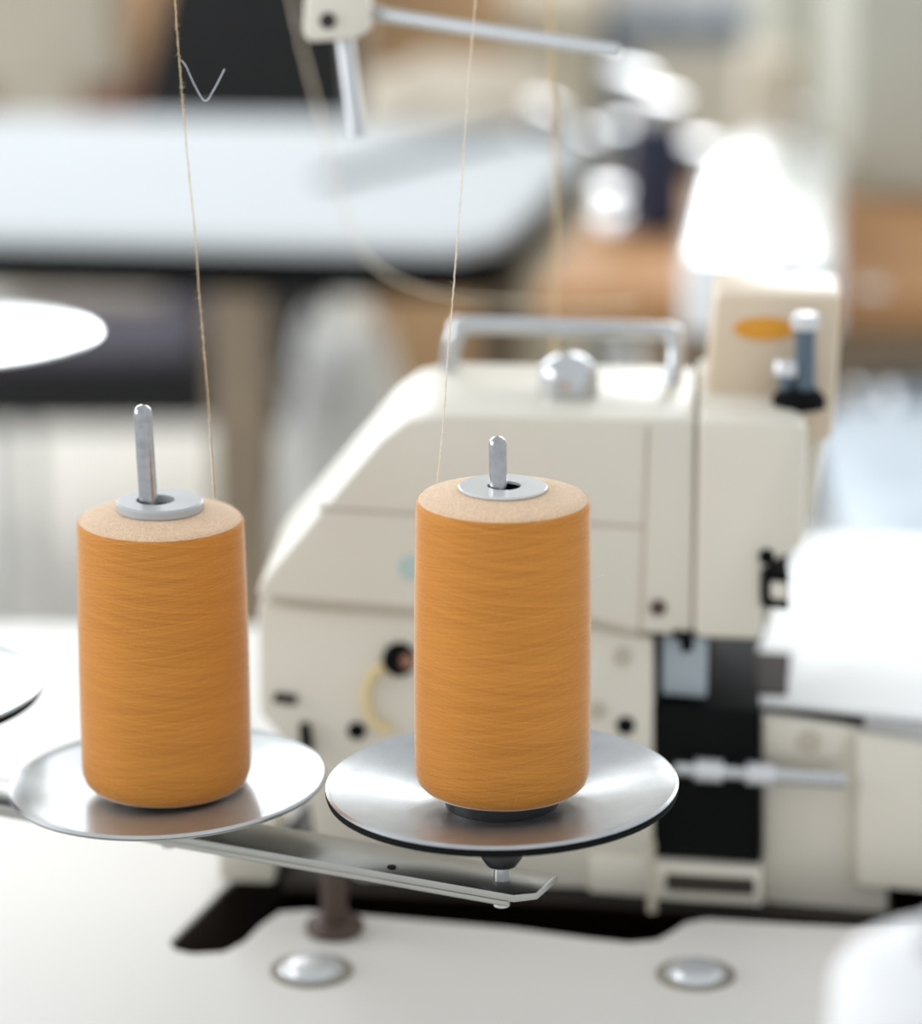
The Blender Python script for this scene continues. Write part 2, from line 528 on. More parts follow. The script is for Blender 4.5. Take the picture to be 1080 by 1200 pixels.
# polished cloth plate
PZ = .091
pl = [mz(x, y, PZ) for x, y in ((952, 623), (1330, 638), (1330, 862), (1080, 838), (930, 823), (838, 818), (838, 800), (886, 766), (930, 648))]
link_mesh('cloth_plate', prism([p - Vector((0, 0, .0035)) for p in round_poly(pl, .012, 4)], (0, 0, .0035), .0008), 'plate_white', machine, True)['label'] = 'bright white cloth plate'
link_mesh('dark_plate_patch', prism([mz(x, y, PZ+.0004) for x, y in ((838, 764), (926, 768), (922, 815), (838, 811))], (0, 0, .0012)), 'patch_brown', machine)['label'] = 'dark brown patch on the cloth plate'  # thin dark brown patch laid on the cloth plate
def under_plate(name, x0, y0, x1, y1, z0, z1, out, deep, m):
    a, b = mz(x0, y0, PZ), mz(x1, y1, PZ)
    P = [Vector((a.x, a.y-out, z0)), Vector((b.x, b.y-out, z0)), Vector((b.x, b.y+deep, z0)), Vector((a.x, a.y+deep, z0))]
    return link_mesh(name, prism(P, (0, 0, z1-z0), .0006), m, machine)
under_plate('plate_bracket', 838, 818, 1012, 832, PZ-.0072, PZ-.0036, .0, .02, 'black_iron')
under_plate('plate_rim', 1012, 832, 1330, 862, PZ-.0135, PZ-.0036, .002, .02, 'steel')
# chrome rod and pins along the black panel
a, b = mp(790, 900, .0), mp(990, 914, .004)
link_mesh('chrome_rod', tube([a, b], .0036, 14), 'steel', machine, True)
for t in (.12, .42):
    c = a.lerp(b, t); c2 = a.lerp(b, t+.16)
    link_mesh('rod_collar', tube([c, c2], .0052, 14), 'pale_disc', machine, True)
link_mesh('guide_pin', tube([mp(762, 985, -.01), mp(764, 1068, -.01)], .0022, 10), 'cream_dark', machine, True)
# dark stud with a wide foot in front of the machine
c = mz(392, 1090, .0006)
bm = lathe([(0, .0), (.0125, 0), (.0135, .002), (.0125, .0045), (.006, .006), (.006, .04), (0, .04)], 28)
bm.transform(Matrix.Translation(c))
link_mesh('rubber_foot', bm, 'stud_brown', machine, True)['label'] = 'dark brown foot stud'
# grab handle on top
TOPZ = mp(650, 489, 0).z
hb = .085
zt = mp(660, 382, hb).z
hl, hr = mp(538, 382, hb), mp(792, 388, hb)
pts = [Vector((hl.x-.004, hb, TOPZ-.004)), Vector((hl.x-.004, hb, zt-.014)), Vector((hl.x-.001, hb, zt-.004)), Vector((hl.x+.008, hb, zt)),
       Vector((hr.x-.01, hb-.008, zt)), Vector((hr.x-.001, hb-.01, zt-.003)), Vector((hr.x, hb-.014, zt-.014)), Vector((hr.x-.002, hb-.022, TOPZ-.004))]
link_mesh('grab_handle', tube(smooth_path(pts, 6), .0042, 14), 'steel', machine, True)
# domed chrome knob
c = mz(666, 462, TOPZ)
R = .0135
prof = [(0, 0), (R*1.0, 0), (R*1.02, .004), (R, .009)] + [(R*math.cos(q), .009+R*.75*math.sin(q)) for q in [math.radians(k) for k in range(10, 90, 10)]] + [(0, .009+R*.75)]
bm = lathe(prof, 32); bm.transform(Matrix.Translation(c))
link_mesh('dome_knob', bm, 'steel', machine, True)
# tower with the oval badge
tw = .045
T = [mp(x, y, tw) for x, y in ((838, 352), (958, 353), (972, 352), (960, 480), (826, 476))]
tower = link_mesh('tower', prism([mp(838, 344, tw), mp(988, 347, tw), mp(975, 520, tw), mp(822, 510, tw)], (0, .05, 0), .004), 'cream_tan', machine, True)
c = mp(895, 385, tw)
bm = lathe([(0, -.0006), (1, -.0006), (1, .001), (0, .001)], 40)
bm.transform(Matrix.Translation(c) @ Matrix.Diagonal((.0135, 1, .0052, 1)) @ Matrix.Rotation(math.pi/2, 4, 'X'))
link_mesh('oval_badge', bm, 'orange_logo', tower)['label'] = 'orange oval badge'
for px, py0, py1, r, cap in ((943, 384, 470, .0045, .0064), (921, 438, 470, .0035, .0058)):
    dw = .03
    b = mp(px, py1, dw); t = mp(px, py0, dw)
    post = link_mesh('tension_post', tube([b, t], r, 16), 'blue_steel', machine, True)
    bm = lathe([(0, 0), (cap, 0), (cap, .005), (cap*.8, .0065), (0, .007)], 24); bm.transform(Matrix.Translation(t))
    link_mesh('tension_cap', bm, 'pale_disc', post, True)
bm = lathe([(0, 0), (.012, 0), (.012, .004), (.008, .008), (0, .008)], 28)
bm.transform(Matrix.Translation(Vector((mp(936, 470, .03).x, .03, TOPZ-.001))))
link_mesh('tension_base', bm, 'black_iron', machine, True)

# ================================================================== the thread stand
DR = 1.287
rim_r = at_d(588, 917, DR)                      # centre of the right plate's rim
zb = z_for(rim_r.x, rim_r.y, 1030)              # bar top
post_l = at_z(197, 962, zb)
rim_l = Vector((post_l.x, post_l.y, z_for(post_l.x, post_l.y, 913)))
bdir = Vector((rim_r.x-post_l.x, rim_r.y-post_l.y, 0))
gap = bdir.length
bdir.normalize()
bper = Vector((-bdir.y, bdir.x, 0))
def onbar(s, dz=0, off=0):                      # s metres left of the right post
    q = Vector((rim_r.x, rim_r.y, zb)) - bdir*s + bper*off
    q.z += dz
    return q
stand = thing('thread_stand', 'metal thread stand holding round spool plates on a flat bar', 'thread stand', onbar(.62, -(zb-TZ)+.0006))
def slab(s0, s1, w0, w1, z0, z1, chamfer=0):
    P = [onbar(s1, z0, w0), onbar(s0+chamfer, z0, w0), onbar(s0, z0, w0+chamfer*.9), onbar(s0, z0, w1), onbar(s1, z0, w1)]
    return prism(P, (0, 0, z1-z0), .0006, 2)
bar = bmesh.new()
add_bm(bar, slab(-.0175, .66, -.0125, .0135, -.0032, 0, .007))
add_bm(bar, slab(-.008, .66, -.0125, -.0100, -.0052, -.003))
link_mesh('bar', local(bar, stand), 'bar_alloy', stand, True)
hb_ = lathe([(0, -.0003), (.0018, -.0003), (.0018, .0003), (0, .0003)], 14)
hb_.transform(Matrix.Translation(onbar(.043, 0.0002, -.007)))
link_mesh('bolt_hole', local(hb_, stand), 'black_iron', stand)
# pole at the left, outside the picture, carries both bars
pole_base = onbar(.62, -(zb-TZ)+.0006)
bm = lathe([(0, 0), (.035, 0), (.035, .006), (.011, .009), (.009, .012), (.009, .80), (0, .80)], 24)
bm.transform(Matrix.Translation(pole_base))
link_mesh('pole', local(bm, stand), 'rod_alloy', stand, True)

def plate_bm(R, depth, th):
    prof = [(0, -depth), (.012, -depth), (R*.55, -depth*.45), (R*.9, -depth*.07), (R*.965, 0), (R*.985, .0006), (R, 0), (R, -.0006), (R*.95, -.0008), (R*.5, -depth*.5-.0006), (0, -depth-.0006)]
    return lathe(prof, 96)
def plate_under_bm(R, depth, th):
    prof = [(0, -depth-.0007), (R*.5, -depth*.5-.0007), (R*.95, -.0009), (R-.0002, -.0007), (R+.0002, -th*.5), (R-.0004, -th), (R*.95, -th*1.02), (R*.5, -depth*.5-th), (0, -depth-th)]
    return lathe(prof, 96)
def plate_set(c, R, depth, zbar, tilt, pin_top, m, hub=True, th=.0036, um='black_iron'):
    """spool plate with hub, post and pin; c is the rim centre"""
    T_ = Matrix.Translation(c) @ Matrix.Rotation(tilt, 4, 'Y')
    p = link_mesh('spool_plate', plate_bm(R, depth, .0036), m, stand, True)
    bpy.context.view_layer.update()
    p.matrix_world = T_
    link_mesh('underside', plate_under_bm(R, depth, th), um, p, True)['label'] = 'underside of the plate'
    if hub:
        bm = lathe([(0, 0), (.0058, 0), (.0078, .003), (.0085, .0065), (.0085, c.z-depth-.003-zbar-.006), (0, c.z-depth-.003-zbar-.006)], 24) if c.z-depth-zbar > .02 else lathe([(0, 0), (.008, 0), (.008, .003), (0, .003)], 24)
        off = .006 if c.z-depth-zbar > .02 else 0
        bm.transform(Matrix.Translation((c.x, c.y, zbar+off)))
        link_mesh('hub', local(bm, stand), 'black_rubber', stand, True)
    bm = tube([(c.x, c.y, zbar-.0108), (c.x, c.y, c.z-depth+.001)], .0031, 16)
    link_mesh('post', local(bm, stand), 'rod_alloy', stand, True)
    bm = lathe([(0, 0), (.0038, 0), (.0038, .0026), (0, .0026)], 6); bm.transform(Matrix.Translation((c.x, c.y, zbar-.0095)))
    link_mesh('nut', local(bm, stand), 'copper_brown' if c is rim_r else 'bar_alloy', stand)
    return p
PR, PL = .0665, .0628
plate_set(rim_r, PR, .0105, zb, math.radians(-1.3), None, 'steel_spun')
plate_set(rim_l, PL, .006, zb, math.radians(-2.2), None, 'steel_spun_worn', th=.0015, um='bar_alloy')
c3 = onbar(gap*1.93); c3.z = z_for(c3.x, c3.y, 803)
plate_set(c3, PR, .008, zb, 0, None, 'steel_spun')
# higher plate on a tall arm at the left edge
c4 = at_d(-70, 392, 1.50)
arm0 = onbar(.62); arm0.z = c4.z-.03
link_mesh('arm', local(tube([arm0, (c4.x, c4.y, c4.z-.03)], .006, 14), stand), 'bar_alloy', stand, True)
p4 = link_mesh('spool_plate', plate_bm(.072, .006, .003), 'steel_spun', stand, True)
bpy.context.view_layer.update(); p4.matrix_world = Matrix.Translation(c4)
link_mesh('post', local(tube([(c4.x, c4.y, c4.z-.035), (c4.x, c4.y, c4.z+.045)], .0032, 14), stand), 'rod_alloy', stand, True)

# spool pins
SPOOLS = []
def spool_numbers(c):
    zbot = z_for(c.x, c.y, 920 if c is rim_r else 916)
    return zbot
for c, px_top, py_top, dxb in ((rim_r, 583, 511, 0), (rim_l, 166.5, 474, 0)):
    q = ray(px_top, py_top)
    # tip: on the vertical plane through the plate centre facing the view
    t = c.y/q.y
    tip = CAM + q*t
    base = Vector((c.x, c.y, c.z-.008))
    if c is rim_r:
        base.x -= .0005
    link_mesh('spool_pin', local(pin_bm(base, tip, .0033 if c is rim_r else .0036), stand), 'pin_steel', stand, True)
# black rubber cushions on the plates
for c in (rim_r, rim_l):
    lo = -.0098 if c is rim_r else -.0056
    bm = lathe([(.0045, lo), (.0212, lo+.0006), (.0218, lo+.003), (.0214, -.0032), (.0205, -.0026), (.0045, -.0026), (.0045, lo)], 40)
    bm.transform(Matrix.Translation(c))
    link_mesh('cushion', local(bm, stand), 'black_rubber', stand, True)

# upper thread guide with its two rods
GD = 1.50
g0 = at_d(396, 22, GD)
P = [at_d(x, y, GD) for x, y in ((357, -6), (432, -22), (437, 34), (416, 46), (362, 50), (355, 40))]
fw = Vector((.0, .022, 0))
blk = link_mesh('guide_block', local(prism(P, fw, .0025), stand), 'cream_enamel', stand, True)
sc_ = lathe([(0, 0), (.0036, 0), (.0036, .0015), (0, .0015)], 16)
sc_.transform(Matrix.Translation(at_d(384, 24, GD-.0002)) @ Matrix.Rotation(math.pi/2, 4, 'X'))
bpy.context.view_layer.update()
s_ = link_mesh('screw', local(sc_, stand), 'dark_recess', stand)
link_mesh('guide_rod', local(tube([at_d(428, 14, GD+.012), at_d(724, 60, GD-.05)], .0031, 14), stand), 'rod_alloy', stand, True)
link_mesh('drop_rod', local(tube([at_d(402, 30, GD+.012), at_d(418, 160, GD+.012)], .0040, 14), stand), 'rod_alloy', stand, True)
gtop = g0 + Vector((0, .012, .17))
ptop = pole_base + Vector((0, 0, .76))
link_mesh('guide_arm', local(tube(smooth_path([ptop, ptop+Vector((.1, .0, .02)), Vector((gtop.x-.04, gtop.y, gtop.z+.004)), gtop, g0+Vector((0, .012, .06)), g0+Vector((0, .012, 0))], 6), .005, 12), stand), 'rod_alloy', stand, True)

# ================================================================== the orange spools
def fuzz_bm(prof_r, z0, z1, n, rnd):
    bm = bmesh.new()
    for _ in range(n):
        a = rnd.uniform(0, 2*math.pi)
        z = rnd.uniform(z0, z1)
        r = prof_r(z)
        d = Vector((math.cos(a), math.sin(a), rnd.uniform(-.6, .6)))
        tg = Vector((-math.sin(a), math.cos(a), 0))*rnd.uniform(-1.6, 1.6)
        L = rnd.uniform(.0004, .0016)
        p = Vector((r*math.cos(a), r*math.sin(a), z)) - Vector((math.cos(a), math.sin(a), 0))*.0002
        side = (d.cross(tg+Vector((0, 0, 1)))).normalized()*.00005
        q = p + (d+tg).normalized()*L
        bm.faces.new([bm.verts.new(p-side), bm.verts.new(p+side), bm.verts.new(q)])
    return bm
def make_spool(name, label, c, py_bot, py_top, rb, rt, disc, seed, hole_off):
    zbot, ztop = z_for(c.x, c.y, py_bot), z_for(c.x, c.y, py_top)
    H = ztop-zbot
    r_ = thing(name, label, 'thread spool', (c.x, c.y, zbot), 0, 'orange thread spools on the stand')
    def rad(z):
        t = z/H
        return rb + (rt-rb)*t + .0005*math.sin(math.pi*t)
    side = [(.021, .0015), (rb-.006, .0004), (rb-.003, .0009), (rb-.001, .003), (rb-.0002, .006)]
    k = 40
    side += [(rad(z), z) for z in [.008+(H-.010)*i/k for i in range(k+1)]]
    side += [(rt-.0002, H-.0016), (rt-.0007, H-.0006)]
    link_mesh('yarn', lathe(side, 96, uv=True), 'yarn_ochre', r_, True)
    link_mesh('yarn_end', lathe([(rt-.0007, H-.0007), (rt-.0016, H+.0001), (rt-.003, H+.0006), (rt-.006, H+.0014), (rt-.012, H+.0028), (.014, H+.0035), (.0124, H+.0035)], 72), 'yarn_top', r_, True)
    fz = fuzz_bm(rad, .003, H, 26000, random.Random(seed))
    f = link_mesh('fuzz', fz, 'yarn_fuzz', r_)
    f['kind'] = 'stuff'
    # hollow core tube
    link_mesh('core_tube', lathe([(.0110, .0), (.019, .0), (.019, .002), (.0122, .004), (.0122, H+.0033), (.0110, H+.0033), (.0110, 0)], 40), 'black_rubber', r_, True)
    R, th, m = disc
    zz = H+.0036
    hx, hr = hole_off
    bm = bmesh.new()
    n = 48
    def ring(rr, z, ox=0):
        return [bm.verts.new((ox+rr*math.cos(2*math.pi*i/n), rr*math.sin(2*math.pi*i/n), z)) for i in range(n)]
    e = min(.0008, th*.3)
    rings = [ring(hr, zz, hx), ring(R, zz), ring(R, zz+th-e), ring(R-e, zz+th), ring(hr, zz+th, hx)]
    for A, B in zip(rings, rings[1:]+rings[:1]):
        for i in range(n):
            bm.faces.new((A[i], A[(i+1) % n], B[(i+1) % n], B[i]))
    link_mesh('disc', bm, m, r_, True)
    return r_
spool_r = make_spool('thread_spool', 'sharp orange thread spool with a thin pale disc, on the right plate', rim_r, 920, 583, .0328, .0321, (.0164, .0010, 'pale_disc'), 3, (.0004, .0062))
make_spool('thread_spool', 'orange thread spool with a thick grey disc and long pin, on the left plate', rim_l, 917, 606, .0332, .0322, (.0168, .0034, 'grey_plastic'), 5, (-.0018, .0074))

hp = [at_d(x, y, DR-.03) for x, y in ((688, 680), (697, 677), (708, 673))]
bpy.context.view_layer.update()
link_mesh('loose_fibre', local(tube(smooth_path(hp, 4), .00016, 5), spool_r), 'fibre_white', spool_r, True)
# ================================================================== loose threads
def strand(name, label, pts, r, m, fibres=0, seed=1, extra=None):
    P = smooth_path(pts, 14)
    rnd = random.Random(seed)
    P = [p + Vector((rnd.uniform(-1, 1), rnd.uniform(-1, 1), 0))*r*.5 for p in P]
    bm = tube(P, r, 6, radii=[r*rnd.uniform(.75, 1.3) for _ in P])
    o = link_mesh(name, bm, m, None, True)
    tag(o, label, 'thread')
    if fibres:
        fb = bmesh.new()
        for _ in range(fibres):
            p = rnd.choice(P)
            d = Vector((rnd.uniform(-1, 1), rnd.uniform(-1, 1), rnd.uniform(-.5, .9))).normalized()
            q = p + d*rnd.uniform(.0008, .0026)
            s = d.orthogonal().normalized()*.00007
            s2 = d.cross(s)
            a = [fb.verts.new(p+s), fb.verts.new(p-s), fb.verts.new(p+s2)]
            t = fb.verts.new(q)
            for i in range(3):
                fb.faces.new((a[i], a[(i+1) % 3], t))
        f = link_mesh('fuzz', fb, 'fibre_white' if extra else 'thread_pale', o)
        f['kind'] = 'stuff'
    return o
dl = (rim_l.y*cP + (CAM.z-rim_l.z-.1)*sP)
S1 = [(203, -40), (205, 0), (208, 45), (212, 95), (215, 130), (221, 200), (228, 270), (233, 340), (238, 400), (243, 460), (247, 520), (251, 583)]
t1 = strand('sewing_thread', 'fuzzy tan thread rising from the left orange spool', [at_d(x, y, dl+.012-.00003*(583-y)) for x, y in S1], .00023, 'thread_tan', 260, 4)
lf = [at_d(x, y, dl-.002) for x, y in ((212, 70), (218, 78), (228, 100), (240, 118), (250, 106), (263, 81))]
link_mesh('loose_fibre', tube(smooth_path(lf, 8), .0002, 6), 'fibre_white', t1, True)['label'] = 'pale loose fibre kinked in a V'
dr = (rim_r.y*cP + (CAM.z-rim_r.z-.11)*sP)
S2 = [(561, -40), (557, 0), (550, 80), (546, 140), (541, 210), (536, 280), (531, 340), (527, 385), (523, 440), (519, 500), (512, 566)]
strand('sewing_thread', 'pale thread rising behind the pin of the right orange spool', [at_d(x, y, dr+.016+.00013*(566-y)) for x, y in S2], .00024, 'thread_pale', 160, 6)
hd = 1.60
S3 = [(643, -40), (644, 0), (647, 80), (650, 160), (651, 240), (650, 320), (650, 380), (648, 452)]
strand('sewing_thread', 'blurred tan thread hanging straight down behind the grab handle', [at_d(x, y, hd) for x, y in S3], .0008, 'thread_tan', 0, 8)
S4 = [(333, -40), (342, 0), (358, 70), (375, 135), (395, 215), (416, 282), (436, 308), (466, 328), (520, 345), (600, 352), (690, 356), (745, 352)]
strand('sewing_thread', 'slack tan thread sagging across the black chair and over the machine top', [at_d(x, y, 1.74) for x, y in S4], .0006, 'thread_pale', 0, 9)

# ================================================================== white cone close to the camera
def thread_cone(name, label, loc, H, rb, rt, m, group, plinth=True):
    r_ = thing(name, label, 'thread cone', loc, 0, group)
    link_mesh('yarn', lathe([(0, 0), (rb-.004, 0), (rb, .004)] + [(rb+(rt-rb)*i/16, .004+(H-.012)*i/16) for i in range(1, 17)] + [(rt-.003, H-.003), (rt-.008, H), (.012, H+.001)], 48, uv=True), m, r_, True)
    link_mesh('core_tube', lathe([(0.009, .002), (.012, .002), (.012, H+.008), (.009, H+.008), (.009, .002)], 24), 'grey_plastic', r_, True)
    return r_
fc = at_d(1128, 1118, .90)
thread_cone('thread_cone', 'blurred white thread cone at the lower right, nearest the camera', (fc.x, fc.y, TZ), fc.z-TZ, .046, .034, 'yarn_white', None)

# ================================================================== white work table behind
wt = thing('work_table', 'large white work table with dark edge, behind the left spool', 'table', (0, 3.2, 0))
px_ = [(-420, 262), (0, 273), (540, 285), (588, 276), (628, 240), (692, 158), (660, 143), (-420, 130)]
P = [at_z(x, y, TZ) for x, y in px_]
link_mesh('tabletop', local(prism([p-Vector((0, 0, .012)) for p in P], (0, 0, .012), .001), wt), 'matte_white', wt)
Pc = sum(P, Vector())/len(P)
link_mesh('edge_frame', local(prism([p-Vector((0, 0, .05)) + (p-Pc)*-.01 for p in P], (0, 0, .0378)), wt), 'black_iron', wt)
lc = at_z(276, 284, TZ)
link_mesh('leg', local(box_bm(lc.x-.026, lc.x+.026, lc.y+.02, lc.y+.07, 0, TZ-.05, .003), wt), 'wood_grey', wt)['label'] = 'grey brown wooden leg'
for x, y in ((-.62, lc.y+.05), (-.62, 3.5), (.04, 3.45)):
    link_mesh('leg', local(box_bm(x-.026, x+.026, y-.025, y+.025, 0, TZ-.05, .003), wt), 'wood_grey', wt)
kb = at_y(318, 447, lc.y+.03)
bm = lathe([(0, 0), (.013, 0), (.014, .003), (.010, .007), (0, .009)], 24); bm.transform(Matrix.Translation((lc.x+.026+.0142, lc.y+.035, kb.z)))
link_mesh('leg_bolt', local(bm, wt), 'chrome', wt, True)
# cloth and a dark slanting strip on it
c = at_z(540, 172, TZ)
tag(link_mesh('folded_cloth', heap_bm(.0, 3.60, TZ+.0005, .105, .055, .05, 2.0), 'cream_fabric', None, True), 'cream folded cloth heap on the white work table', 'cloth')
a, b = at_z(372, 212, TZ), at_z(600, 158, TZ)
d = (b-a).normalized(); n_ = Vector((-d.y, d.x, 0))
tag(link_mesh('dark_strip', prism([a-n_*.02+Vector((0, 0, .0005)), b-n_*.012+Vector((0, 0, .0005)), b+n_*.012+Vector((0, 0, .0005)), a+n_*.004+Vector((0, 0, .0005))], (0, 0, .004), .0005), 'strip_slate'), 'dark blue-grey strip lying slantwise on the white work table', 'ruler')

# black chair behind that table
ch = thing('padded_chair', 'black padded chair with its lit seat top painted grey, behind the white work table', 'chair', (-.35, 4.2, 0))
P = [at_y(x, y, 4.46) for x, y in ((150, 160), (192, -20), (200, -90), (400, -90), (424, 160))]
link_mesh('backrest', local(prism(round_poly(P, .03, 4), (0, .05, 0), .012, 3), ch), 'black_fabric', ch, True)
link_mesh('seat', local(box_bm(-.60, -.19, 4.0, 4.44, .30, .378, .012, 3), ch), 'black_fabric', ch, True)
link_mesh('lit_seat_top', local(box_bm(-.585, -.325, 4.01, 4.43, .3785, .40, .009, 3), ch), 'lit_black_fabric', ch, True)['label'] = 'lit top of the black seat, painted violet grey'  # lighter layer paints the light falling on top of the black seat
for x in (-.58, -.21):
    link_mesh('leg', local(tube([(x, 4.03, 0), (x, 4.03, .30)], .011, 12), ch), 'rod_alloy', ch, True)
    link_mesh('leg', local(tube([(x, 4.41, 0), (x, 4.41, .30)], .011, 12), ch), 'rod_alloy', ch, True)
for x in (-.33, -.22):
    link_mesh('back_bar', local(tube([(x, 4.445, .34), (x, 4.475, P[0].z+.03)], .01, 10), ch), 'black_iron', ch, True)
c = at_z(100, 330, .40)
tag(link_mesh('cream_bundle', heap_bm(at_y(100, 320, 4.3).x, 4.32, .4005, .10, .07, .06, 8.0, flat=.3), 'cream_fabric', None, True), 'cream cloth bundle on the seat of the black chair', 'cloth')
# rear bench with boxes at the upper left
rb_ = thing('rear_bench', 'plain bench at the upper left that carries the boxes', 'bench', (-.7, 4.78, 0))
link_mesh('benchtop', local(box_bm(-1.2, -.28, 4.56, 5.0, .47, .50, .003), rb_), 'beige_board', rb_)
for x in (-1.17, -.315):
    for y in (4.60, 4.96):
        link_mesh('leg', local(box_bm(x-.018, x+.018, y-.018, y+.018, 0, .47), rb_), 'wood_grey', rb_)
q0, q1 = at_y(90, 130, 4.60), at_y(154, 130, 4.60)
zt = at_y(100, 103, 4.58).z
tag(link_mesh('cardboard_box', box_bm(q0.x, q1.x, 4.60, 4.94, .501, zt, .003), 'wood_red'), 'small brown cardboard box under the beige crate at upper left', 'box')
tag(link_mesh('cardboard_box', box_bm(-.92, -.68, 4.60, 4.94, .501, zt, .003), 'wood_red'), 'brown cardboard box at the far left under the beige crate', 'box')
p0, p1 = at_y(-160, 105, 4.57), at_y(168, 108, 4.57)
crate = thing('storage_crate', 'grey-beige storage crate at the upper left, left of the black chair back', 'crate', (-.65, 4.76, zt))
link_mesh('body', local(box_bm(p0.x, p1.x-.03, 4.57, 4.96, zt+.001, .92, .01), crate), 'beige_board', crate)
link_mesh('side_panel', local(box_bm(p1.x-.028, p1.x, 4.58, 4.95, zt+.03, .91, .003), crate), 'card_brown', crate)['label'] = 'tan side panel'

# ================================================================== things on the floor under that table
c = at_y(408, 480, 3.8)
tag(link_mesh('white_sack', heap_bm(c.x, 3.82, .0005, .078, .10, .44, 11.0, flat=.35), 'white_fabric', None, True), 'white cloth sack on the floor beyond the grey wooden table leg', 'sack')

tag(link_mesh('black_bin', lathe([(0, .0), (.036, .0), (.046, .395), (.048, .40), (.044, .40), (.034, .01), (0, .01)], 28), 'black_iron', None, True, loc=(at_y(352, 300, 4.75).x, 4.75, .0006)), 'slim black bin on the floor between the table leg and the white sack', 'bin')
# ================================================================== wooden bench at the right with its machines
wbench = thing('wooden_bench', 'tan wooden bench behind the machine tower', 'table', (.5, 3.2, 0))
P = [at_z(x, y, TZ) for x, y in ((628, 338), (1500, 352), (1500, 165), (742, 180))]
link_mesh('benchtop', local(prism([p-Vector((0, 0, .03)) for p in P], (0, 0, .03), .002), wbench), 'wood_tan', wbench)
P_front_y = P[1].y + .05
link_mesh('drawer', local(box_bm(P[0].x+.1, P[1].x-.04, P_front_y, P[3].y-.12, TZ-.13, TZ-.031), wbench), 'wood_grey', wbench)
for x in (P[3].x+.07, P[1].x-.06):
    for y in (P[1].y+.08, P[3].y-.08):
        link_mesh('leg', local(box_bm(x-.03, x+.03, y-.03, y+.03, 0, TZ-.03), wbench), 'wood_grey', wbench)
# low white machine, brilliant under the window
m2 = thing('white_machine', 'brilliant white low sewing machine on the wooden bench', 'sewing machine', (.25, 2.95, TZ))
z2 = .055
P = [at_z(x, y, TZ+z2) for x, y in ((798, 312), (984, 314), (980, 182), (890, 150), (826, 190))]
link_mesh('bed', local(prism([Vector((p.x, p.y, TZ+.001)) for p in round_poly(P, .02, 4)], (0, 0, z2), .003), m2), 'white_enamel', m2, True)
P = [at_z(x, y, TZ+z2+.002) for x, y in ((808, 305), (976, 307), (970, 194), (890, 164), (836, 204))]
link_mesh('bed_plate', local(prism(P, (0, 0, .002)), m2), 'steel_polished', m2)
s = at_z(922, 300, TZ+z2+.004)
bm = lathe([(0, 0), (.007, 0), (.007, .006), (0, .007)], 16); bm.transform(Matrix.Translation(s))
link_mesh('screw', local(bm, m2), 'dark_recess', m2)
# cones of thread on the bench
def bench_cone(px, pyb, pyt, wpx, m, label, dy=0):
    q = at_z(px, pyb, TZ)
    r = wpx/2/F*q.y*1.03
    zt = z_for(q.x, q.y, pyt)
    thread_cone('thread_cone', label, (q.x, q.y, TZ+.0005), zt-TZ, r, r*.9, m, None)
bench_cone(766, 270, 144, 72, 'yarn_navy', 'dark navy thread cone on the wooden bench')
# chrome capped posts of a second thread stand on the bench; the caps catch the window
def cap_bm(q, r, h, tilt):
    bm = lathe([(0, -h), (r*.9, -h), (r, -h*.7), (r, -.0015), (r*.94, 0), (r*.5, .0006), (0, .0008)], 28)
    bm.transform(Matrix.Translation(q) @ Matrix.Rotation(math.radians(tilt), 4, 'Y'))
    return bm
st2 = thing('thread_stand', 'chrome capped thread stand far behind on the wooden bench', 'thread stand', (.22, 3.30, TZ+.002))
link_mesh('base', local(box_bm(.185, .345, 3.24, 3.33, TZ+.002, TZ+.012, .002), st2), 'black_iron', st2)
for px, py, r, yy, tl in ((730, 146, .017, 3.30, 12), (740, 84, .024, 3.27, 12), (775, 112, .022, 3.28, 9), (826, 168, .020, 3.27, 5), (852, 182, .024, 3.26, 3),
                      (900, 176, .020, 3.30, 1), (948, 124, .017, 3.30, 1), (944, 168, .018, 3.27, 1)):
    q = at_y(px, py, yy)
    po = link_mesh('post', local(tube([(q.x, q.y, TZ+.0118), (q.x, q.y, q.z-.004)], .003, 10), st2), 'rod_alloy', st2, True)
    link_mesh('cap', local(cap_bm(q, r, .008, tl), st2), 'chrome', po, True)
st3 = thing('pin_stand', 'small pin stand with two chrome caps at the right end of the white work table', 'stand', (.105, 3.46, TZ+.0006))
link_mesh('base', local(box_bm(.07, .125, 3.47, 3.52, TZ+.0006, TZ+.008, .002), st3), 'black_iron', st3)
for px, py, r, yy, tl in ((640, 122, .018, 3.50, 22), (684, 152, .018, 3.49, 18)):
    q = at_y(px, py, yy)
    po = link_mesh('post', local(tube([(min(q.x, .12), q.y, TZ+.007), (q.x, q.y, q.z-.004)], .003, 10), st3), 'rod_alloy', st3, True)
    link_mesh('cap', local(cap_bm(q, r, .008, tl), st3), 'chrome', po, True)
def bobbin(px, py, r, h, tilt, label):
    q = at_z(px, py, TZ+h)
    bm = lathe([(0, 0), (r, 0), (r, .003), (r*.5, .0035), (r*.5, h-.0035), (r, h-.003), (r*.98, h), (0, h+.0012)], 28)
    bm.transform(Matrix.Translation((q.x, q.y, TZ+.0006)) @ Matrix.Rotation(math.radians(tilt), 4, 'Y') @ Matrix.Translation((0, 0, math.sin(math.radians(tilt))*r)))
    return tag(link_mesh('metal_bobbin', bm, 'chrome', None, True), label, 'bobbin', 'metal bobbins on the wooden bench')
bobbin(720, 226, .026, .012, 10, 'shiny metal bobbin farther from the bench edge, left of the navy cone')
bobbin(722, 256, .022, .012, 10, 'shiny metal bobbin nearer the bench edge, left of the navy cone')
kq = at_y(1020, 356, P_front_y-.012)
bm = lathe([(0, -.014), (.010, -.013), (.016, -.006), (.018, 0), (.016, .006), (.010, .010), (0, .011)], 24)
bm.transform(Matrix.Translation(kq) @ Matrix.Rotation(math.pi/2, 4, 'X'))
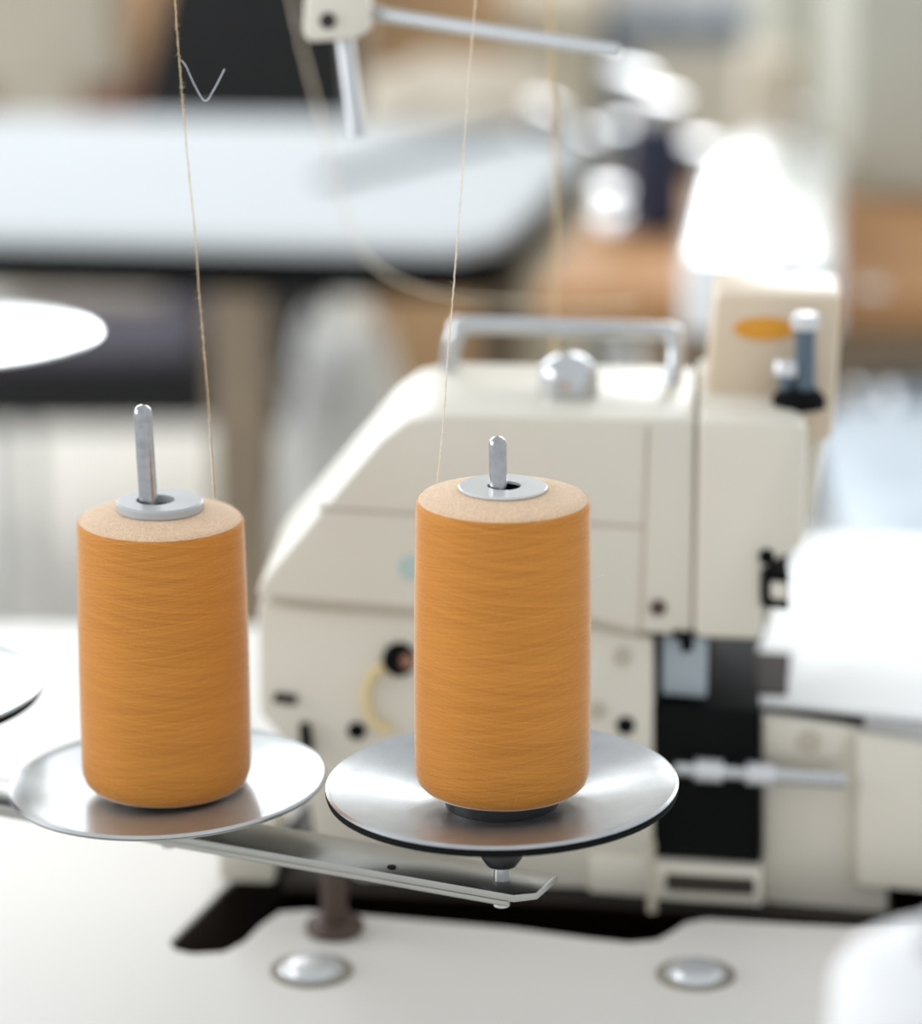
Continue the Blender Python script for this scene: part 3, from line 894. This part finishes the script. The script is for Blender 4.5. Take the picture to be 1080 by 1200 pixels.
link_mesh('drawer_knob', local(bm, wbench), 'chrome', wbench, True)
fb_ = thing('far_bench', 'narrow grey bench far behind at the top right, carrying white cones', 'bench', (.42, 4.85, 0))
a, b = at_y(700, 40, 4.7), at_y(1060, 40, 4.7)
ztop = at_y(800, 34, 4.7).z
link_mesh('benchtop', local(box_bm(a.x, b.x, 4.7, 5.0, ztop-.022, ztop, .003), fb_), 'slate_blue', fb_)
for x in (a.x+.03, b.x-.03):
    for y in (4.74, 4.96):
        link_mesh('leg', local(box_bm(x-.015, x+.015, y-.015, y+.015, 0, ztop-.022), fb_), 'slate_blue', fb_)
for px, lab in ((735, 'leftmost white cone on the far grey bench'), (815, 'white cone in the middle of the far grey bench'), (895, 'white cone right of the middle one on the far grey bench'), (1040, 'rightmost white cone on the far grey bench')):
    q = at_y(px, 30, 4.82)
    thread_cone('thread_cone', lab, (q.x, q.y, ztop+.0006), .14, .042, .034, 'yarn_white', 'white cones on the far bench')
# grey-green machine housing at the far right
gh = thing('machine_housing', 'tall grey-green cabinet beyond the wooden bench at right', 'cabinet', (.6, 3.9, 0))
p0, p1 = at_y(905, 240, 3.75), at_y(1400, 240, 3.75)
link_mesh('body', local(box_bm(p0.x, p1.x, 3.75, 4.15, .12, 1.05, .008), gh), 'grey_green_paint', gh)
link_mesh('plinth', local(box_bm(p0.x+.02, p1.x-.02, 3.77, 4.13, 0, .12), gh), 'dark_recess', gh)
tag(link_mesh('cover_box', box_bm(.358, .95, 3.13, 3.44, TZ+.0008, 1.08, .006), 'grey_green_paint'), 'grey-green box standing on the wooden bench at the right edge', 'box')
# cream box left of it
tag(link_mesh('cream_box', box_bm(at_y(868, 100, 3.7).x, at_y(938, 100, 3.7).x-.008, 3.58, 3.72, .0, at_y(900, 66, 3.6).z, .006), 'cream_fabric'), 'cream upright box left of the grey-green cabinet', 'box')
# brown boxes behind the work table
tag(link_mesh('cardboard_box', box_bm(at_y(425, 60, 4.6).x, at_y(585, 60, 4.6).x, 4.6, 5.0, 0, .93, .004), 'card_brown'), 'brown cardboard box stack behind the guide rod', 'box')
tag(link_mesh('cardboard_box', box_bm(at_y(590, 60, 4.7).x, at_y(700, 60, 4.7).x, 4.7, 5.0, 0, .72, .004), 'beige_board'), 'pale cardboard box right of the brown box', 'box')
# low steel trolley with pale cloth, right of the machine
tx0, tx1 = .235, .80
tro = thing('trolley', 'low steel trolley beyond the sewing table at right', 'trolley', (.5, 2.35, 0))
link_mesh('tray', local(box_bm(tx0, tx1, 2.02, 2.66, .655, .675, .004), tro), 'steel', tro)
for x in (tx0+.03, tx1-.03):
    for y in (2.06, 2.62):
        link_mesh('leg', local(tube([(x, y, 0), (x, y, .655)], .014, 12), tro), 'rod_alloy', tro, True)
tag(link_mesh('pale_cloth', heap_bm(.46, 2.33, .6755, .19, .26, .035, 14.0, flat=.3), 'pale_blue_fabric', None, True), 'pale blue-grey cloth spread on the low steel trolley', 'cloth')
def cup(px, py, z, r, h, label):
    q = at_z(px, py, z)
    bm = lathe([(0, 0), (r*.9, 0), (r, h*.1), (r, h), (r*.96, h+.001), (r*.95, h*.2), (0, h*.15)], 28)
    bm.transform(Matrix.Translation(q))
    return tag(link_mesh('metal_cup', bm, 'steel', None, True), label, 'cup', 'metal cups on the trolley')
cup(1014, 476, .6752, .016, .02, 'small metal cup at the rear edge of the low steel trolley')
cup(1066, 482, .6752, .028, .026, 'wider metal cup on the low steel trolley beside the small cup')
